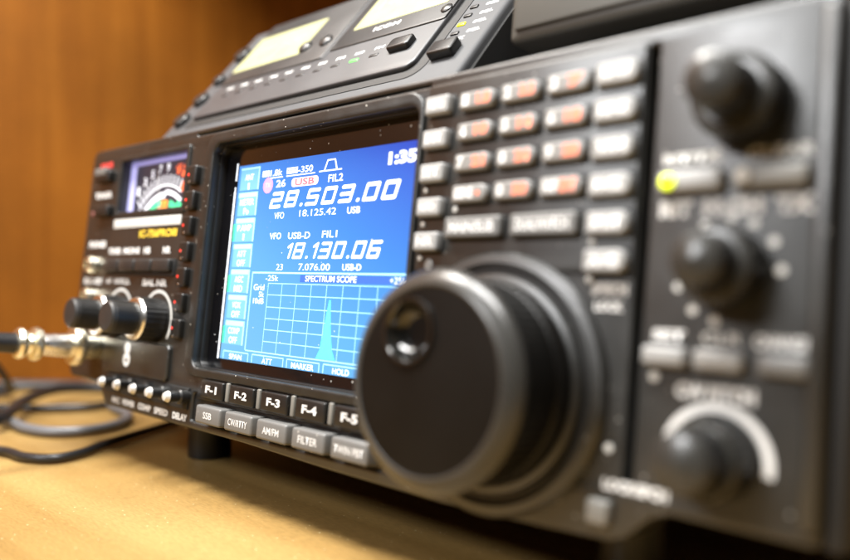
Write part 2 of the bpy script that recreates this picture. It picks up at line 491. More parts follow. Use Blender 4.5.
SEG = {'a': ((0, 1), (1, 1)), 'b': ((1, 1), (1, .5)), 'c': ((1, .5), (1, 0)), 'd': ((0, 0), (1, 0)), 'e': ((0, 0), (0, .5)), 'f': ((0, .5), (0, 1)), 'g': ((0, .5), (1, .5))}
DIG = {'0': 'abcdef', '1': 'bc', '2': 'abged', '3': 'abgcd', '5': 'afgcd', '6': 'afgedc', '8': 'abcdefg'}
def frequency(s_, x0, x1, z0, z1, y, mt, parent, th, shear):
    """slanted round-cornered digits; one mesh per number"""
    units = sum(0.36 if c == '.' else (0.62 if c == '1' else 1.0) for c in s_)
    h = z1 - z0
    cw = (x1 - x0 - shear * h) / units
    bm = bmesh.new(); x = x0; k_ = 0
    def stroke(p, q):
        nonlocal k_
        k_ += 1
        d = Vector((q[0] - p[0], 0, q[1] - p[1])); L = d.length; d.normalize(); n_ = Vector((-d.z, 0, d.x))
        pts = []
        for cc, a0 in ((q, -90), (p, 90)):
            for i in range(5):
                a = R(a0 + 45 * i)
                v = d * math.cos(a) + n_ * math.sin(a)
                pts.append(Vector((cc[0], -0.0004 * k_, cc[1])) + v * th / 2)
        bm.faces.new([bm.verts.new((v.x + shear * (v.z - z0), v.y, v.z)) for v in pts])
    for c in s_:
        if c == '.':
            stroke((x + cw * 0.10, z0 + th / 2), (x + cw * 0.14, z0 + th / 2)); x += cw * 0.36; continue
        wd = (0.62 if c == '1' else 1.0) * cw
        X0, X1 = (x + th / 2, x + wd - 0.25 * cw - th / 2)
        if c == '1': X0, X1 = x + 0.1 * cw, x + 0.34 * cw
        for sg in DIG[c]:
            (u0, v0), (u1, v1) = SEG[sg]
            zz = lambda v: z0 + th / 2 + v * (h - th)
            ins = 0.42 * th
            A, B = [X0 + u0 * (X1 - X0), zz(v0)], [X0 + u1 * (X1 - X0), zz(v1)]
            stroke(A, B)
        if c == '1': stroke((X0, zz(0.8)), (X1, zz(1)))
        x += wd
    return link('frequency_digits', to_mesh(bm, 'frequency_digits', mt, False), parent, (0, y, 0))

YA, YB = 5.03, 5.0
flat('lit_edge', [(120.9, 121.75, 18.5, 84), (121.1, 121.6, 84, 86), (121.0, 121.7, 88.5, 95.5)], 4.9, M['edge'], SCR)  # emissive strip stands in for backlight leaking along the bevel
# side menu boxes
zs = [93.2, 83.4, 73.3, 63.2, 53.3, 43.4, 33.5, 23.6]
menu = [("ANT", "1"), ("METER", "Po"), ("P.AMP", "1"), ("ATT", "OFF"), ("AGC", "MID"), ("VOX", "OFF"), ("COMP", "OFF")]
flat('menu_box', [(124.2, 136.4, z1 + 0.9, z0) for z0, z1 in zip(zs, zs[1:])], 5.04, M['lbl'], SCR)
lines = []
for z0, z1 in zip(zs, zs[1:]):
    lines += [(124.2, 136.9, z0 - (1.9 if z0 < 93 else 0.7), z0), (136.1, 136.9, z1 + 0.9, z0)]
flat('menu_rule', lines, YA, M['lc'], SCR)
flat('menu_marker', [(122.8, 124.4, zs[i + 1] + 1.2, zs[i] - 2.2) for i in (2, 4, 6)], YB, M['lgr'], SCR)
for (a, c2), z0 in zip(menu, zs):
    wdt = {3: 5.6, 4: 7.4, 5: 9.2}[len(a)]
    text(a, 130.2 - wdt / 2, 130.2 + wdt / 2, z0 - 5.0, z0 - 2.6, YB, M['lw'], SCR, bold=0.08, name='menu_text')
    wd = {1: 0.9, 2: 3.4, 3: 5.4}[len(c2)]
    text(c2, 130.2 - wd / 2, 130.2 + wd / 2, z0 - 8.6, z0 - 6.1, YB, M['lw'], SCR, bold=0.05, name='menu_text')
flat('column_rule', [(138.6, 139.1, 23.0, 52.2), (138.6, 220.4, 51.9, 52.5), (139.0, 220.4, 22.7, 23.1)], YA, M['lc'], SCR)
# status row
flat('status_block', [(138.8, 143.2, 88.7, 91.0), (153.9, 160.4, 88.7, 91.0)], YA, M['lw'], SCR)
text("BW", 139.3, 142.7, 89.0, 90.7, YB, M['ldk'], SCR, name='status_text')
text("SFT", 154.5, 159.8, 89.0, 90.7, YB, M['ldk'], SCR, name='status_text')
text("1.8k", 143.9, 151.3, 88.6, 91.0, YB, M['lw'], SCR, bold=0.15, name='status_text')
text("-350", 160.8, 169.2, 88.6, 91.0, YB, M['lw'], SCR, bold=0.15, name='status_text')
flat('status_rule', [(143.8, 151.8, 87.75, 88.15), (153.9, 170.6, 87.75, 88.15)], YA, M['lw'], SCR)
flatpoly('filter_icon', [[(172.8, 87.9), (185.0, 87.9), (185.0, 88.35), (172.8, 88.35)],
                         [(175.4, 88.35), (176.1, 88.35), (177.4, 91.6), (176.9, 92.1)],
                         [(176.9, 92.1), (177.4, 91.6), (180.8, 91.6), (181.3, 92.1)],
                         [(182.0, 88.35), (182.7, 88.35), (181.3, 92.1), (180.8, 91.6)]], YB, M['lw'], SCR)
text("1:35", 207.6, 220.2, 87.4, 91.7, YB, M['lw'], SCR, bold=0.5, name='clock_text')
flatpoly('transmit_mark', [circle(143.0, 85.3, 3.0, 28)], YA, M['lpk'], SCR)
text("TX", 141.5, 144.5, 84.5, 86.2, YB, M['lpp'], SCR, name='status_text')
text("26", 148.2, 153.9, 84.1, 86.9, YB, M['lw'], SCR, bold=0.2, name='status_text')
flatpoly('mode_mark', [rrect(157.4, 172.8, 83.6, 86.9, 1.4, 5)], YA, M['lpp'], SCR)
text("USB", 159.6, 170.6, 84.0, 86.5, YB - 0.02, M['lrd'], SCR, bold=0.25, name='status_text')
text("FIL2", 178.3, 186.0, 84.0, 86.6, YB, M['lw'], SCR, bold=0.1, name='status_text')
frequency("28.503.00", 145.0, 216.6, 76.2, 82.4, YB, M['lw'], SCR, 1.3, 0.33)
text("VFO", 149.0, 154.9, 72.2, 74.6, YB, M['lw'], SCR, name='status_text')
text("18.125.42", 163.9, 184.0, 72.5, 74.9, YB, M['lw'], SCR, name='status_text')
text("USB", 189.8, 196.2, 72.4, 74.7, YB, M['lw'], SCR, bold=0.1, name='status_text')
text("VFO", 147.4, 154.4, 64.6, 67.0, YB, M['lw'], SCR, bold=0.1, name='status_text')
text("USB-D", 158.6, 171.2, 64.5, 66.9, YB, M['lw'], SCR, bold=0.1, name='status_text')
text("FIL1", 177.8, 185.7, 64.6, 67.0, YB, M['lw'], SCR, bold=0.05, name='status_text')
frequency("18.130.06", 157.4, 210.4, 57.3, 63.1, YB, M['lw'], SCR, 1.05, 0.33)
text("23", 153.3, 157.3, 53.2, 55.5, YB, M['lw'], SCR, name='status_text')
text("7.076.00", 166.4, 183.6, 53.2, 55.6, YB, M['lw'], SCR, bold=0.05, name='status_text')
text("USB-D", 190.0, 199.3, 53.3, 55.5, YB, M['lw'], SCR, bold=0.1, name='status_text')
# spectrum scope
flat('scope_title_bar', [(168.0, 213.5, 49.0, 51.6)], 5.04, M['ldk'], SCR)
text("-25k", 147.6, 155.2, 49.2, 51.3, YB, M['lw'], SCR, name='scope_text')
text("SPECTRUM SCOPE", 170.9, 197.6, 49.3, 51.4, YB, M['lw'], SCR, bold=0.12, name='scope_text')
text("+25k", 213.2, 220.2, 49.2, 51.3, YB, M['lw'], SCR, name='scope_text')
text("Grid", 140.6, 147.2, 45.6, 47.9, YB, M['lw'], SCR, name='scope_text')
text("5k", 144.2, 147.4, 43.1, 45.1, YB, M['lw'], SCR, name='scope_text')
text("10dB", 141.0, 147.6, 40.6, 42.7, YB, M['lw'], SCR, bold=0.05, name='scope_text')
gx = [149.6 + i * 8.35 for i in range(9)]
gz = [48.3, 44.1, 39.6, 35.4, 31.3, 27.0]
flat('scope_grid', [(x - 0.12, x + 0.12, 23.1, 48.3) for x in gx] + [(149.4, 220.4, z - 0.13, z + 0.13) for z in gz], YA, M['lc'], SCR)
flatpoly('signal_peak', [[(180.6, 23.1), (190.6, 23.1), (188.6, 26.5), (187.2, 32), (186.3, 38), (185.7, 43.2), (185.0, 43.2), (184.2, 38), (183.2, 32), (182.4, 26.5)]], YB, M['lcy'], SCR)
sk = [("SPAN", 124.6, 141.4), ("ATT", 143.6, 163.0), ("MARKER", 164.8, 183.0), ("HOLD", 184.8, 203.2), ("SET", 205, 220.4)]
lines = []
for s, a, c2 in sk:
    lines += [(a, c2, 21.55, 21.95), (a, a + 0.4, 18.7, 21.95), (c2 - 0.4, c2, 18.7, 21.95)]
    wd = min(len(s) * 2.05, c2 - a - 3)
    text(s, (a + c2 - wd) / 2, (a + c2 + wd) / 2, 18.95, 20.95, YB, M['lw'], SCR, bold=0.06, name='softkey_text')
flat('softkey_rule', lines, YA, M['lc'], SCR)
# dust on the glass
bm = bmesh.new()
for i in range(46):
    x, z, r = random.uniform(114, 224), random.uniform(16, 102), random.choice((0.10, 0.13, 0.2, 0.26)) * random.uniform(.6, 1.2)
    if 146 < x < 214 and 76 < z < 82.5: continue
    bm.faces.new([bm.verts.new((x + r * math.cos(a) * random.uniform(.7, 1.2), 0, z + r * math.sin(a) * random.uniform(.7, 1.2))) for a in [k2 * math.pi / 4 for k2 in range(8)]])
dm = mat('dust', (0.75, 0.8, 0.85), 0.9)
d = link('dust', to_mesh(bm, 'dust', dm, False), SCR, (0, 4.95, 0)); d['kind'] = 'stuff'

# function keys F-1..F-5 below the screen, grey ridges between them
plate('key_recess', [rrect(113.5, 223, -7.2, 11.2, 0.6, 3)], 1.2, 4, M['black'], P)
box('key_shelf', 118, 226, -0.4, 2.5, 2.4, 12.0, M['black'], P, 0.4)
for i in range(5):
    cx = 131.0 + 19.45 * i
    kx = box('function_key', cx - 7.6, cx + 7.6, -2.6, 1.0, 3.6, 10.4, M['blackkey'], P, 0.7)
    text("F-%d" % (i + 1), cx - 3.9, cx + 3.7, 5.7, 8.5, -2.66, M['white'], kx, bold=0.35, name='legend')
    if i < 5:
        box('key_divider', cx + 8.3, cx + 10.3, -1.9, 1.0, 3.6, 10.6, M['ridge'], P, 0.5)
# mode keys
names = ["SSB", "CW/RTTY", "AM/FM", "FILTER", "TWIN PBT"]
wid = [5.6, 11.6, 9.0, 9.6, 13.2]
for i in range(5):
    cx = 134.3 + 19.55 * i
    kx = box('mode_key', cx - 8.4, cx + 8.2, -5.2, 2.0, -5.4, 1.3, M['greykey'], P, 0.9)
    text(names[i], cx - wid[i] / 2, cx + wid[i] / 2, -3.3, -0.9, -5.26, M['white'], kx, bold=0.12, name='legend')

# the small multi-function keys with LEDs, left of the screen
lbl_led = ['redled'] * 7
for i in range(7):
    z = 91.3 - 10.52 * i
    kx = plate('memory_key', [rrect(95.4, 102.6, z - 3.9, z + 4.0, 1.0, 3)], -2.4, 1, M['blackkey'], P, 0.7)
    link('indicator_light', lathe_mesh('indicator_light', [(0.8, 0.3), (0.8, -0.1), (0.5, -0.25), (0.1, -0.3)], M['redled'], 16), kx, (97.1, -2.2, z + 0.2))
    link('key_stud', lathe_mesh('key_stud', [(0.5, 0.3), (0.5, -0.2), (0.1, -0.3)], M['steel'], 12), kx, (98.2, -2.3, z - 3.0))

# ------------------------------------------------------------------ meter
MET = box('meter', 30, 92, 4.5, 9, 77, 105, mat('meter_face', (0.02, 0.02, 0.03), 0.3, emit=(0.12, 0.13, 0.22), estr=0.2), P)
M['mw'] = mat('meter_lit_white', (0.5, 0.5, 0.5), 0.3, emit=(0.85, 0.88, 1.0), estr=1.0)
M['ml'] = mat('meter_lilac_edge', (0.4, 0.4, 0.6), 0.3, emit=(0.34, 0.34, 0.80), estr=0.7)
M['mr'] = mat('meter_red', (0.5, 0.1, 0.05), 0.3, emit=(1.0, 0.16, 0.06), estr=0.9)
M['mg'] = mat('meter_green', (0.05, 0.4, 0.2), 0.3, emit=(0.04, 0.55, 0.22), estr=0.9)
M['mo'] = mat('meter_orange', (0.5, 0.2, 0.05), 0.3, emit=(1.0, 0.3, 0.04), estr=0.9)
flat('meter_glow', [(31.5, 90.8, 101.4, 103.5), (31.5, 37.5, 79, 101.4)], 4.4, M['ml'], MET)
def arc(cx, cz, r0, r1, a0, a1, n=20):
    o = [(cx + r1 * math.cos(R(a0 + (a1 - a0) * i / n)), cz + r1 * math.sin(R(a0 + (a1 - a0) * i / n))) for i in range(n + 1)]
    i_ = [(cx + r0 * math.cos(R(a0 + (a1 - a0) * i / n)), cz + r0 * math.sin(R(a0 + (a1 - a0) * i / n))) for i in range(n, -1, -1)]
    return i_[::-1] + o[::-1] if False else o + i_
def arcs(name, L, y, mt, parent):
    bm = bmesh.new()
    for (cx, cz, r0, r1, a0, a1) in L:
        n = max(2, int(abs(a1 - a0) / 4))
        prev = None
        for i in range(n + 1):
            a = R(a0 + (a1 - a0) * i / n)
            cur = (bm.verts.new((cx + r0 * math.cos(a), 0, cz + r0 * math.sin(a))), bm.verts.new((cx + r1 * math.cos(a), 0, cz + r1 * math.sin(a))))
            if prev: bm.faces.new((prev[0], cur[0], cur[1], prev[1]))
            prev = cur
    return link(name, to_mesh(bm, name, mt, False), parent, (0, y, 0))
cx, cz = 66, 62
ticks = [(cx, cz, 29 - 0.0, 33.5, a, a + 1.6) for a in range(64, 140, 6)]
arcs('meter_scale', ticks + [(cx, cz, 28.2, 29.0, 60, 140), (cx, cz, 22.8, 25.6, 88, 138), (cx, cz, 24.5, 26.5, 55, 88)], 4.3, M['mw'], MET)
for s, a in (("1", 132), ("3", 121), ("5", 110), ("7", 99), ("9", 88)):
    x = cx + 36.6 * math.cos(R(a)); z = cz + 36.6 * math.sin(R(a))
    text(s, x - 1.3, x + 1.3, z - 2.0, z + 2.0, 4.25, M['mw'], MET, bold=0.3, name='meter_text')
arcs('meter_red_zone', [(cx, cz, 29.2, 33.2, 46, 63)] + [(cx, cz, 34.4, 37.5, a, a + 4) for a in (50, 57, 64, 71)], 4.28, M['mr'], MET)
text("+20 +40 dB", 74, 89, 96.0, 99.6, 4.25, M['mr'], MET, bold=0.2, name='meter_text')
arcs('meter_green_zone', [(cx, cz, 19.4, 22.4, 50, 76), (cx, cz, 19.6, 22.2, 96, 142), (cx, cz, 22.5, 25, 50, 60)], 4.26, M['mg'], MET)
arcs('meter_orange_zone', [(cx, cz, 16.6, 19.2, 78, 122), (cx, cz, 19.4, 22.0, 80, 94)], 4.27, M['mo'], MET)
flatpoly('needle', [[(63.0, 79), (63.7, 79), (58.3, 98), (58.0, 98)]], 4.1, M['white'], MET)
plate('meter_window_frame', [rrect(28.4, 93.2, 76.2, 105.4, 1.6), rrect(31.7, 90.6, 79.0, 103.2, 0.8)], -0.7, 3, M['bezel'], P, 0.5)
box('name_strip', 30, 91, -0.35, 0.6, 71.4, 75.6, M['greyprint'], P, 0.15)
text("IC-756PROIII", 56, 88.5, 66.6, 70.0, -0.12, M['yellow'], P, bold=0.25)
# power and timer keys
kx = box('power_key', 9.5, 24.5, -3.2, 1, 94.5, 99.5, M['blackkey'], P, 0.8)
box('power_key_top', 9.5, 21, -3.5, -0.5, 97.2, 101.0, M['greykey'], P, 0.6)
text("POWER", 8.5, 21.5, 101.6, 104.2, -0.12, M['red'], P, bold=0.5)
text("TIMER", 6.0, 24.0, 86.8, 89.8, -0.12, M['white'], P, bold=0.6)
box('timer_key', 13, 27, -3.2, 1, 77.5, 82.6, M['blackkey'], P, 0.8)
link('timer_light', lathe_mesh('timer_light', [(1.2, 0.4), (1.2, -0.6), (0.3, -0.9)], M['darkled'], 16), P, (6.2, 0, 79.4))
# jacks
text("PHONES", 5.5, 23.5, 62.6, 65.8, -0.12, M['white'], P, bold=0.55)
text("ELEC-KEY", 4.5, 24.5, 45.0, 48.0, -0.12, M['white'], P, bold=0.45)
for z in (54.2, 39.0):
    j = lathe('phone_jack', [(4.2, 1), (4.2, -1.6), (3.6, -3.6), (2.2, -3.9), (2.1, -1.0), (0.2, -1.0)], M['brass'], P, (13, 0, z), 32)
    link('jack_hole', lathe_mesh('jack_hole', [(1.9, 0), (0.1, 0.01)], M['dark'], 24), j, (0, -1.2, 0))
# notch/af row + long bar of small buttons
text("TUNER", 27.5, 40, 59.3, 62.3, -0.12, M['white'], P, bold=0.55)
text("MONI", 42.5, 57.5, 59.3, 62.3, -0.12, M['white'], P, bold=0.55)
text("NB", 61.5, 67.5, 59.3, 62.3, -0.12, M['white'], P, bold=0.5)
text("NR", 78.5, 85.0, 59.3, 62.3, -0.12, M['white'], P, bold=0.5)
box('button_bar_recess', 27.5, 90.5, -0.6, 0.6, 49.6, 57.0, M['dark'], P, 0.2)
for i in range(4):
    box('slim_button', 28.5 + i * 15.4, 43.0 + i * 15.4, -2.8, 0.4, 51.4, 56.6, M['greyframe'], P, 0.8)
text("AF  RF/SQL", 28, 52, 45.2, 48.2, -0.12, M['white'], P, bold=0.5)
text("BAL NR", 64, 85, 45.2, 48.2, -0.12, M['white'], P, bold=0.5)

# ------------------------------------------------------------------ double knobs on the left part
def double_knob(x, z, k=1.0):
    o = lathe('double_knob', [(9.3 * k, 0.2), (9.3 * k, -8.6), (8.9 * k, -9.4)], M['rubber'], P, (x, 0, z), knurl=(26, 0.5, -8.7, 0.1))
    link('knob_ring', lathe_mesh('knob_ring', [(8.9 * k, -9.2), (9.1 * k, -9.6), (8.6 * k, -10.6), (7.0 * k, -11.0), (6.5 * k, -10.9)], M['steel'], 40), o)
    link('inner_knob', lathe_mesh('inner_knob', [(6.8 * k, -10.5), (6.7 * k, -19.8)], M['rubber'], 40, knurl=(20, 0.45, -19.7, -11)), o)
    link('knob_cap', lathe_mesh('knob_cap', [(6.6 * k, -19.6), (6.5 * k, -21.3), (5.7 * k, -22.2), (3, -22.4), (0.2, -22.45)], M['greyframe'], 40), o)
    return o
for x in (44.8, 79.5):
    arcs('knob_scale', [(x, 30.8, 11.6, 13.0, -35, 215)], -0.12, M['greyprint'], P)
    double_knob(x, 30.8)
# panel bay under the knobs with the microphone mark
plate('connector_bay', [rrect(37, 95, 6.2, 21.2, 2.5)], -1.6, 1, M['plate'], P, 0.9, 3)
arcs('microphone_mark', [(60.2, 17.6, 1.3, 2.6, 0, 360), (60.2, 12.6, 1.2, 3.1, 0, 360)], -1.75, M['white'], P)
flat('microphone_mark', [(59.2, 61.2, 13, 19.5)], -1.74, M['white'], P)
# row of small pull-out knobs
box('small_knob_recess', 41, 112, -0.8, 0.6, -2.8, 5.6, M['dark'], P, 0.3)
for i, x in enumerate((53.8, 68, 82.2, 96, 110.2)):
    o = lathe('small_knob', [(2.9, 1.0), (2.9, -3.5), (2.5, -4.0), (2.3, -4.2), (2.3, -8.2)], M['black'], P, (x, 0, 2.2), 24)
    link('knob_stem', lathe_mesh('knob_stem', [(2.3, -8.1), (1.9, -9.0), (1.5, -9.8), (0.2, -10.1)], M['stud'], 24), o)
for s, x0, x1 in (("MIC", 48, 55), ("POWER", 58, 69), ("COMP", 72, 83), ("SPEED", 86, 97), ("DELAY", 101, 112)):
    text(s, x0, x1, -7.4, -4.8, -0.12, M['white'], P, bold=0.4)

# ------------------------------------------------------------------ key field right of the screen
plate('key_field', [rrect(228.6, 298.7, 52.6, 108.0, 1.5)], -0.7, 0.6, M['plate'], P, 0.4, 2)
def key(x0, x1, z0, z1, mt, r=(0.6, 0.9, 0.9, 0.6), y=-3.4, name='key'):
    box('key_shade', x0 - 0.45, x1 + 0.7, -0.9, -0.5, z0 - 0.75, z1 + 0.4, M['dark'], P, 0.1)  # raised dark plate paints the gap and shadow round each key
    return plate(name, [rrect(x0, x1, z0, z1, r, 4)], y, -0.6, mt, P, 0.7, 3)
M['numkey'] = mat('number_key_plastic', (0.19, 0.187, 0.18), 0.36, var=0.1)
# left column
for i, s in enumerate(["MENU", "EXIT", "SET", "NOTCH", "NR"]):
    z = 101.0 - 10.0 * i
    kx = key(229.9, 239.1, z - 2.7, z + 2.7, M['lightkey'], name='column_key')
    text(s, 231.2, 237.6, z - 1.3, z + 1.3, -3.46, M['white'], kx, bold=0.3, name='legend')
    if i > 1:
        link('indicator_light', lathe_mesh('indicator_light', [(0.75, 0.2), (0.75, -0.3), (0.1, -0.5)], M['greyprint'], 14), kx, (231.0, -0.8, z - 4.6))
link('lock_light', lathe_mesh('lock_light', [(1.6, 0.2), (1.6, -0.8), (0.2, -1.2)], M['lightkey'], 20), P, (234.4, 0, 54.6))
num = [[("1", "1.8"), ("2", "3.5"), ("3", "7")], [("4", "10"), ("5", "14"), ("6", "18")], [("7", "21"), ("8", "24"), ("9", "28")], [("GENE", "."), ("0", "50"), ("F-INP", "ENT")]]
for r_ in range(4):
    for c_ in range(3):
        cx = 249.3 + 14.7 * c_; z = 100.6 - 8.82 * r_
        kx = key(cx - 6.1, cx + 6.2, z - 2.5, z + 2.4, M['numkey'], (0.8, 2.1, 2.1, 0.8), name='number_key')
        a, b2 = num[r_][c_]
        if r_ == 3 and c_ == 0:
            text(a, cx - 5.2, cx + 1.6, z - 1.5, z + 1.5, -3.46, M['white'], kx, bold=0.55, name='legend')
            text(b2, cx + 2.6, cx + 4.0, z - 0.9, z + 0.5, -3.46, M['orange'], kx, bold=0.3, name='legend')
        else:
            text(a, cx - 4.9, cx - (2.6 if len(a) == 1 else 0.4), z - 1.6, z + 1.6, -3.46, M['white'], kx, bold=0.65, name='legend')
            text(b2, cx + 0.2, cx + 5.0, z - 1.6, z + 1.6, -3.46, M['orange'], kx, bold=0.6, name='legend')
for i, s in enumerate(["MP-W", "MP-R", "V/M", "M-CL", "SPLIT", "A=B"]):
    z = 100.8 - 9.1 * i
    kx = key(286.9, 298.0, z - 2.75, z + 2.75, M['lightkey'], (0.8, 2.0, 2.0, 0.8), name='column_key')
    text(s, 288.3, 296.5, z - 1.5, z + 1.5, -3.46, M['white'], kx, bold=0.5, name='legend')
    if i > 3:
        link('indicator_light', lathe_mesh('indicator_light', [(0.9, 0.2), (0.9, -0.3), (0.1, -0.6)], M['greyprint'], 14), kx, (287.8, -0.8, z - 4.3))
for s, x0, x1 in (("MAIN/SUB", 241.4, 261.0), ("DUALWATCH", 264.2, 284.2)):
    kx = key(x0, x1, 61.8, 67.6, M['greykey'], (0.6, 0.9, 0.9, 0.6), name='wide_key')
    text(s, x0 + 2, x1 - 2, 63.2, 66.2, -3.46, M['white'], kx, bold=0.3, name='legend')
link('indicator_light', lathe_mesh('indicator_light', [(0.9, 0.2), (0.9, -0.3), (0.1, -0.6)], M['greyprint'], 14), P, (243.0, -0.7, 70.2))
text("SPEECH", 288.2, 297.6, 47.4, 50.3, -0.12, M['white'], P, bold=0.7)
text("LOCK", 289.2, 296.8, 43.6, 46.0, -0.12, M['white'], P, bold=0.5)

# ------------------------------------------------------------------ tuning dial
DX, DZ = 260.2, 23.6
DIAL = lathe('tuning_dial', [(26.6, -3.4), (26.4, -8.0), (25.9, -8.8), (25.9, -20.2), (26.9, -21.0), (27.1, -22.4)], M['dial'], P, (DX, 0, DZ), knurl=(72, 0.55, -20.1, -8.5))
# face with a round finger dimple cut at (dx, dz)
fx, fz, fr = -6.6, 11.4, 7.6
link('dial_rim', lathe_mesh('dial_rim', [(27.0, -22.3), (27.35, -23.0), (27.2, -23.6), (26.4, -24.8), (24.6, -26.0), (23.2, -26.5), (22.6, -26.3)], M['dialrim'], 96, cap=False), DIAL)
plate('dial_face', [circle(0, 0, 22.8, 96), circle(fx, fz, fr, 48)], -26.2, -24, M['dial'], DIAL, 0.0)
pr = [(fr, -26.0), (fr + 0.9, -26.4), (fr + 0.8, -27.0), (fr - 0.1, -27.0)]
for i in range(1, 13):
    a = i / 12 * math.pi / 2
    pr.append((max(0.05, (fr - 0.9) * math.cos(a)), -26.4 + 4.9 * math.sin(a)))
link('finger_dimple', lathe_mesh('finger_dimple', pr, M['dimple'], 48, cap=False), DIAL, (fx, 0, fz))
# collar on the panel
lathe('dial_collar', [(34.4, 0.4), (34.4, -1.2), (33.6, -2.2), (31.4, -2.6), (30.4, -1.4), (28.6, -1.2), (28.2, -3.2), (27.2, -3.6), (20, -3.6)], M['panel'], P, (DX, 0, DZ), 96)
arcs('collar_groove', [(DX, DZ, 28.9, 30.2, 0, 360)], -1.5, M['dark'], P)

# ------------------------------------------------------------------ right part: double knobs, keys, prints
def side_knob(x, z, rb, rs, hb, hs):
    o = lathe('double_knob', [(rb, 0.3), (rb, -hb * 0.9), (rb - 0.5, -hb)], M['rubber'], P, (x, 0, z), knurl=(26, 0.5, -hb * 0.9, 0.1))
    link('knob_ring', lathe_mesh('knob_ring', [(rb - 0.5, -hb + 0.1), (rb - 0.8, -hb - 0.5), (rs + 1, -hb - 0.9), (rs - 0.2, -hb - 0.8)], M['capgrey'], 40), o)
    link('inner_knob', lathe_mesh('inner_knob', [(rs, -hb), (rs - 0.1, -hs)], M['rubber'], 40, knurl=(20, 0.4, -hs + 0.1, -hb - 1)), o)
    link('knob_cap', lathe_mesh('knob_cap', [(rs - 0.1, -hs + 0.1), (rs - 0.6, -hs - 1.0), (rs - 1.6, -hs - 1.4), (0.2, -hs - 2.2)], M['capgrey'], 40), o)
    return o
side_knob(322.5, 89.6, 9.4, 6.0, 8, 18)
side_knob(320.6, 53.8, 8.6, 5.6, 8, 16)
side_knob(320.4, 13.6, 8.6, 6.4, 8, 17)
arcs('knob_scale', [(320.2, 13.2, 10.2, 12.2, -8, 188)], -0.12, M['white'], P)
for a in (-128, -100, 0, 32, 62, 88, 118, 200):
    link('scale_dot', lathe_mesh('scale_dot', [(1.05, 0.1), (1.05, -0.12), (0.05, -0.14)], M['greyprint'], 18), P, (320.4 + 11.2 * math.cos(R(a)), 0, 53.6 + 11.2 * math.sin(R(a))))
text("RIT/TX", 304.5, 318.2, 77.4, 80.0, -0.12, M['greyprint'], P, bold=0.7)
text("CLEAR", 323.5, 337, 77.2, 79.8, -0.12, M['greyprint'], P, bold=0.4)
kx = box('key', 304.4, 319.2, -3.0, 0.5, 70.6, 75.6, M['lightkey'], P, 1.2)
link('indicator_light', lathe_mesh('indicator_light', [(1.75, 0.4), (1.75, -0.4), (1.2, -0.8), (0.2, -1.0)], M['greenled'], 24), kx, (307.2, -3.0, 73.0))
box('key', 321.5, 336.5, -3.0, 0.5, 70.4, 75.4, M['ridge'], P, 1.2)
link('indicator_light', lathe_mesh('indicator_light', [(1.5, 0.4), (1.5, -0.8), (0.2, -1.0)], M['greyprint'], 24), P, (324.0, -3.0, 73.2))
text("RIT  M-CH  TX", 304.4, 337.5, 65.4, 69.2, -0.12, M['white'], P, bold=0.8)
text("SET", 304.6, 312.2, 37.6, 40.2, -0.12, M['white'], P, bold=0.5)
text("CLR", 316, 324.6, 37.6, 40.2, -0.12, M['greyprint'], P, bold=0.3)
text("CHANGE", 327.0, 338, 37.4, 40.2, -0.12, M['white'], P, bold=0.4)
for x0, x1, mt in ((303.4, 313.6, 'lightkey'), (315.2, 325.6, 'lightkey'), (328.6, 338.4, 'greykey')):
    box('key', x0, x1, -3.0, 0.5, 32.0, 36.4, M[mt], P, 1.0)
link('scale_dot', lathe_mesh('scale_dot', [(1.2, 0.1), (1.2, -0.12), (0.05, -0.14)], M['greyprint'], 18), P, (305.6, 0, 29.6))
text("CW PITCH", 310.8, 328, 25.6, 28.9, -0.12, M['white'], P, bold=0.8)
text("LOCK/SPCH", 294.6, 310.6, 2.6, 5.2, -0.12, M['white'], P, bold=0.6)
link('lock_light', lathe_mesh('lock_light', [(1.0, 0.2), (1.0, -0.4), (0.1, -0.5)], M['greyprint'], 18), P, (295.6, 0, 12.0))
box('lock_key', 291.8, 297.6, -2.6, 0.5, -5.6, 0.4, M['ridge'], P, 1.0)
# raised vertical edge at the right end of the panel
box('panel_end_rib', 337.6, 341.2, -2.2, 0.5, 3, 108, M['panel'], P, 1.0)
box('dark_side_strip', 341.3, 345.5, 1.5, 282, -0.5, 110, M['dark'], P, 1.0)  # black strip added so the panel side stays dark despite desk bounce
# feet (the front ones are folded out)
for x in (73, 285):
    lathe('front_foot', [(8.5, 8), (8.5, 0), (9.8, -18), (9.8, -22.2), (9.0, -22.9)], M['rubber'], P, (x, 34, -6.2), 32, rot=(R(97), 0, 0))

# ------------------------------------------------------------------ slanted unit standing on the transceiver
def radio_to_world(p):
    v = Matrix.Rotation(TILT, 3, 'X') @ Vector(p)
    return v + Vector((0, 0, 33.0))
SL = R(-35)
U = thing('control_unit', 'silver grey control unit with slanted face and two pale yellow displays', 'radio accessory',
          radio_to_world((43, 8, 111.3)), (TILT + SL, 0, 0))
cs, sn = math.cos(-SL), math.sin(-SL)
def prism(name, x0, x1, sec, mt, parent, bev=0):
    bm = bmesh.new()
    a = [bm.verts.new((x0, y, z)) for y, z in sec]; b_ = [bm.verts.new((x1, y, z)) for y, z in sec]
    bm.faces.new(a); bm.faces.new(list(reversed(b_)))
    for i in range(len(sec)):
        j = (i + 1) % len(sec)
        bm.faces.new((a[j], a[i], b_[i], b_[j]))
    bmesh.ops.recalc_face_normals(bm, faces=bm.faces)
    if bev: bmesh.ops.bevel(bm, geom=list(bm.edges), offset=bev, segments=3, profile=0.5, affect='EDGES')
    return link(name, to_mesh(bm, name, mt), parent)
sec = [(0, 0), (0, 87), (cs * 26, 87 + sn * 26), (cs * 92, sn * 92 + 4), (cs * 92, sn * 92)]
prism('housing', 0, 185, sec, M['silver'], U, 1.8)
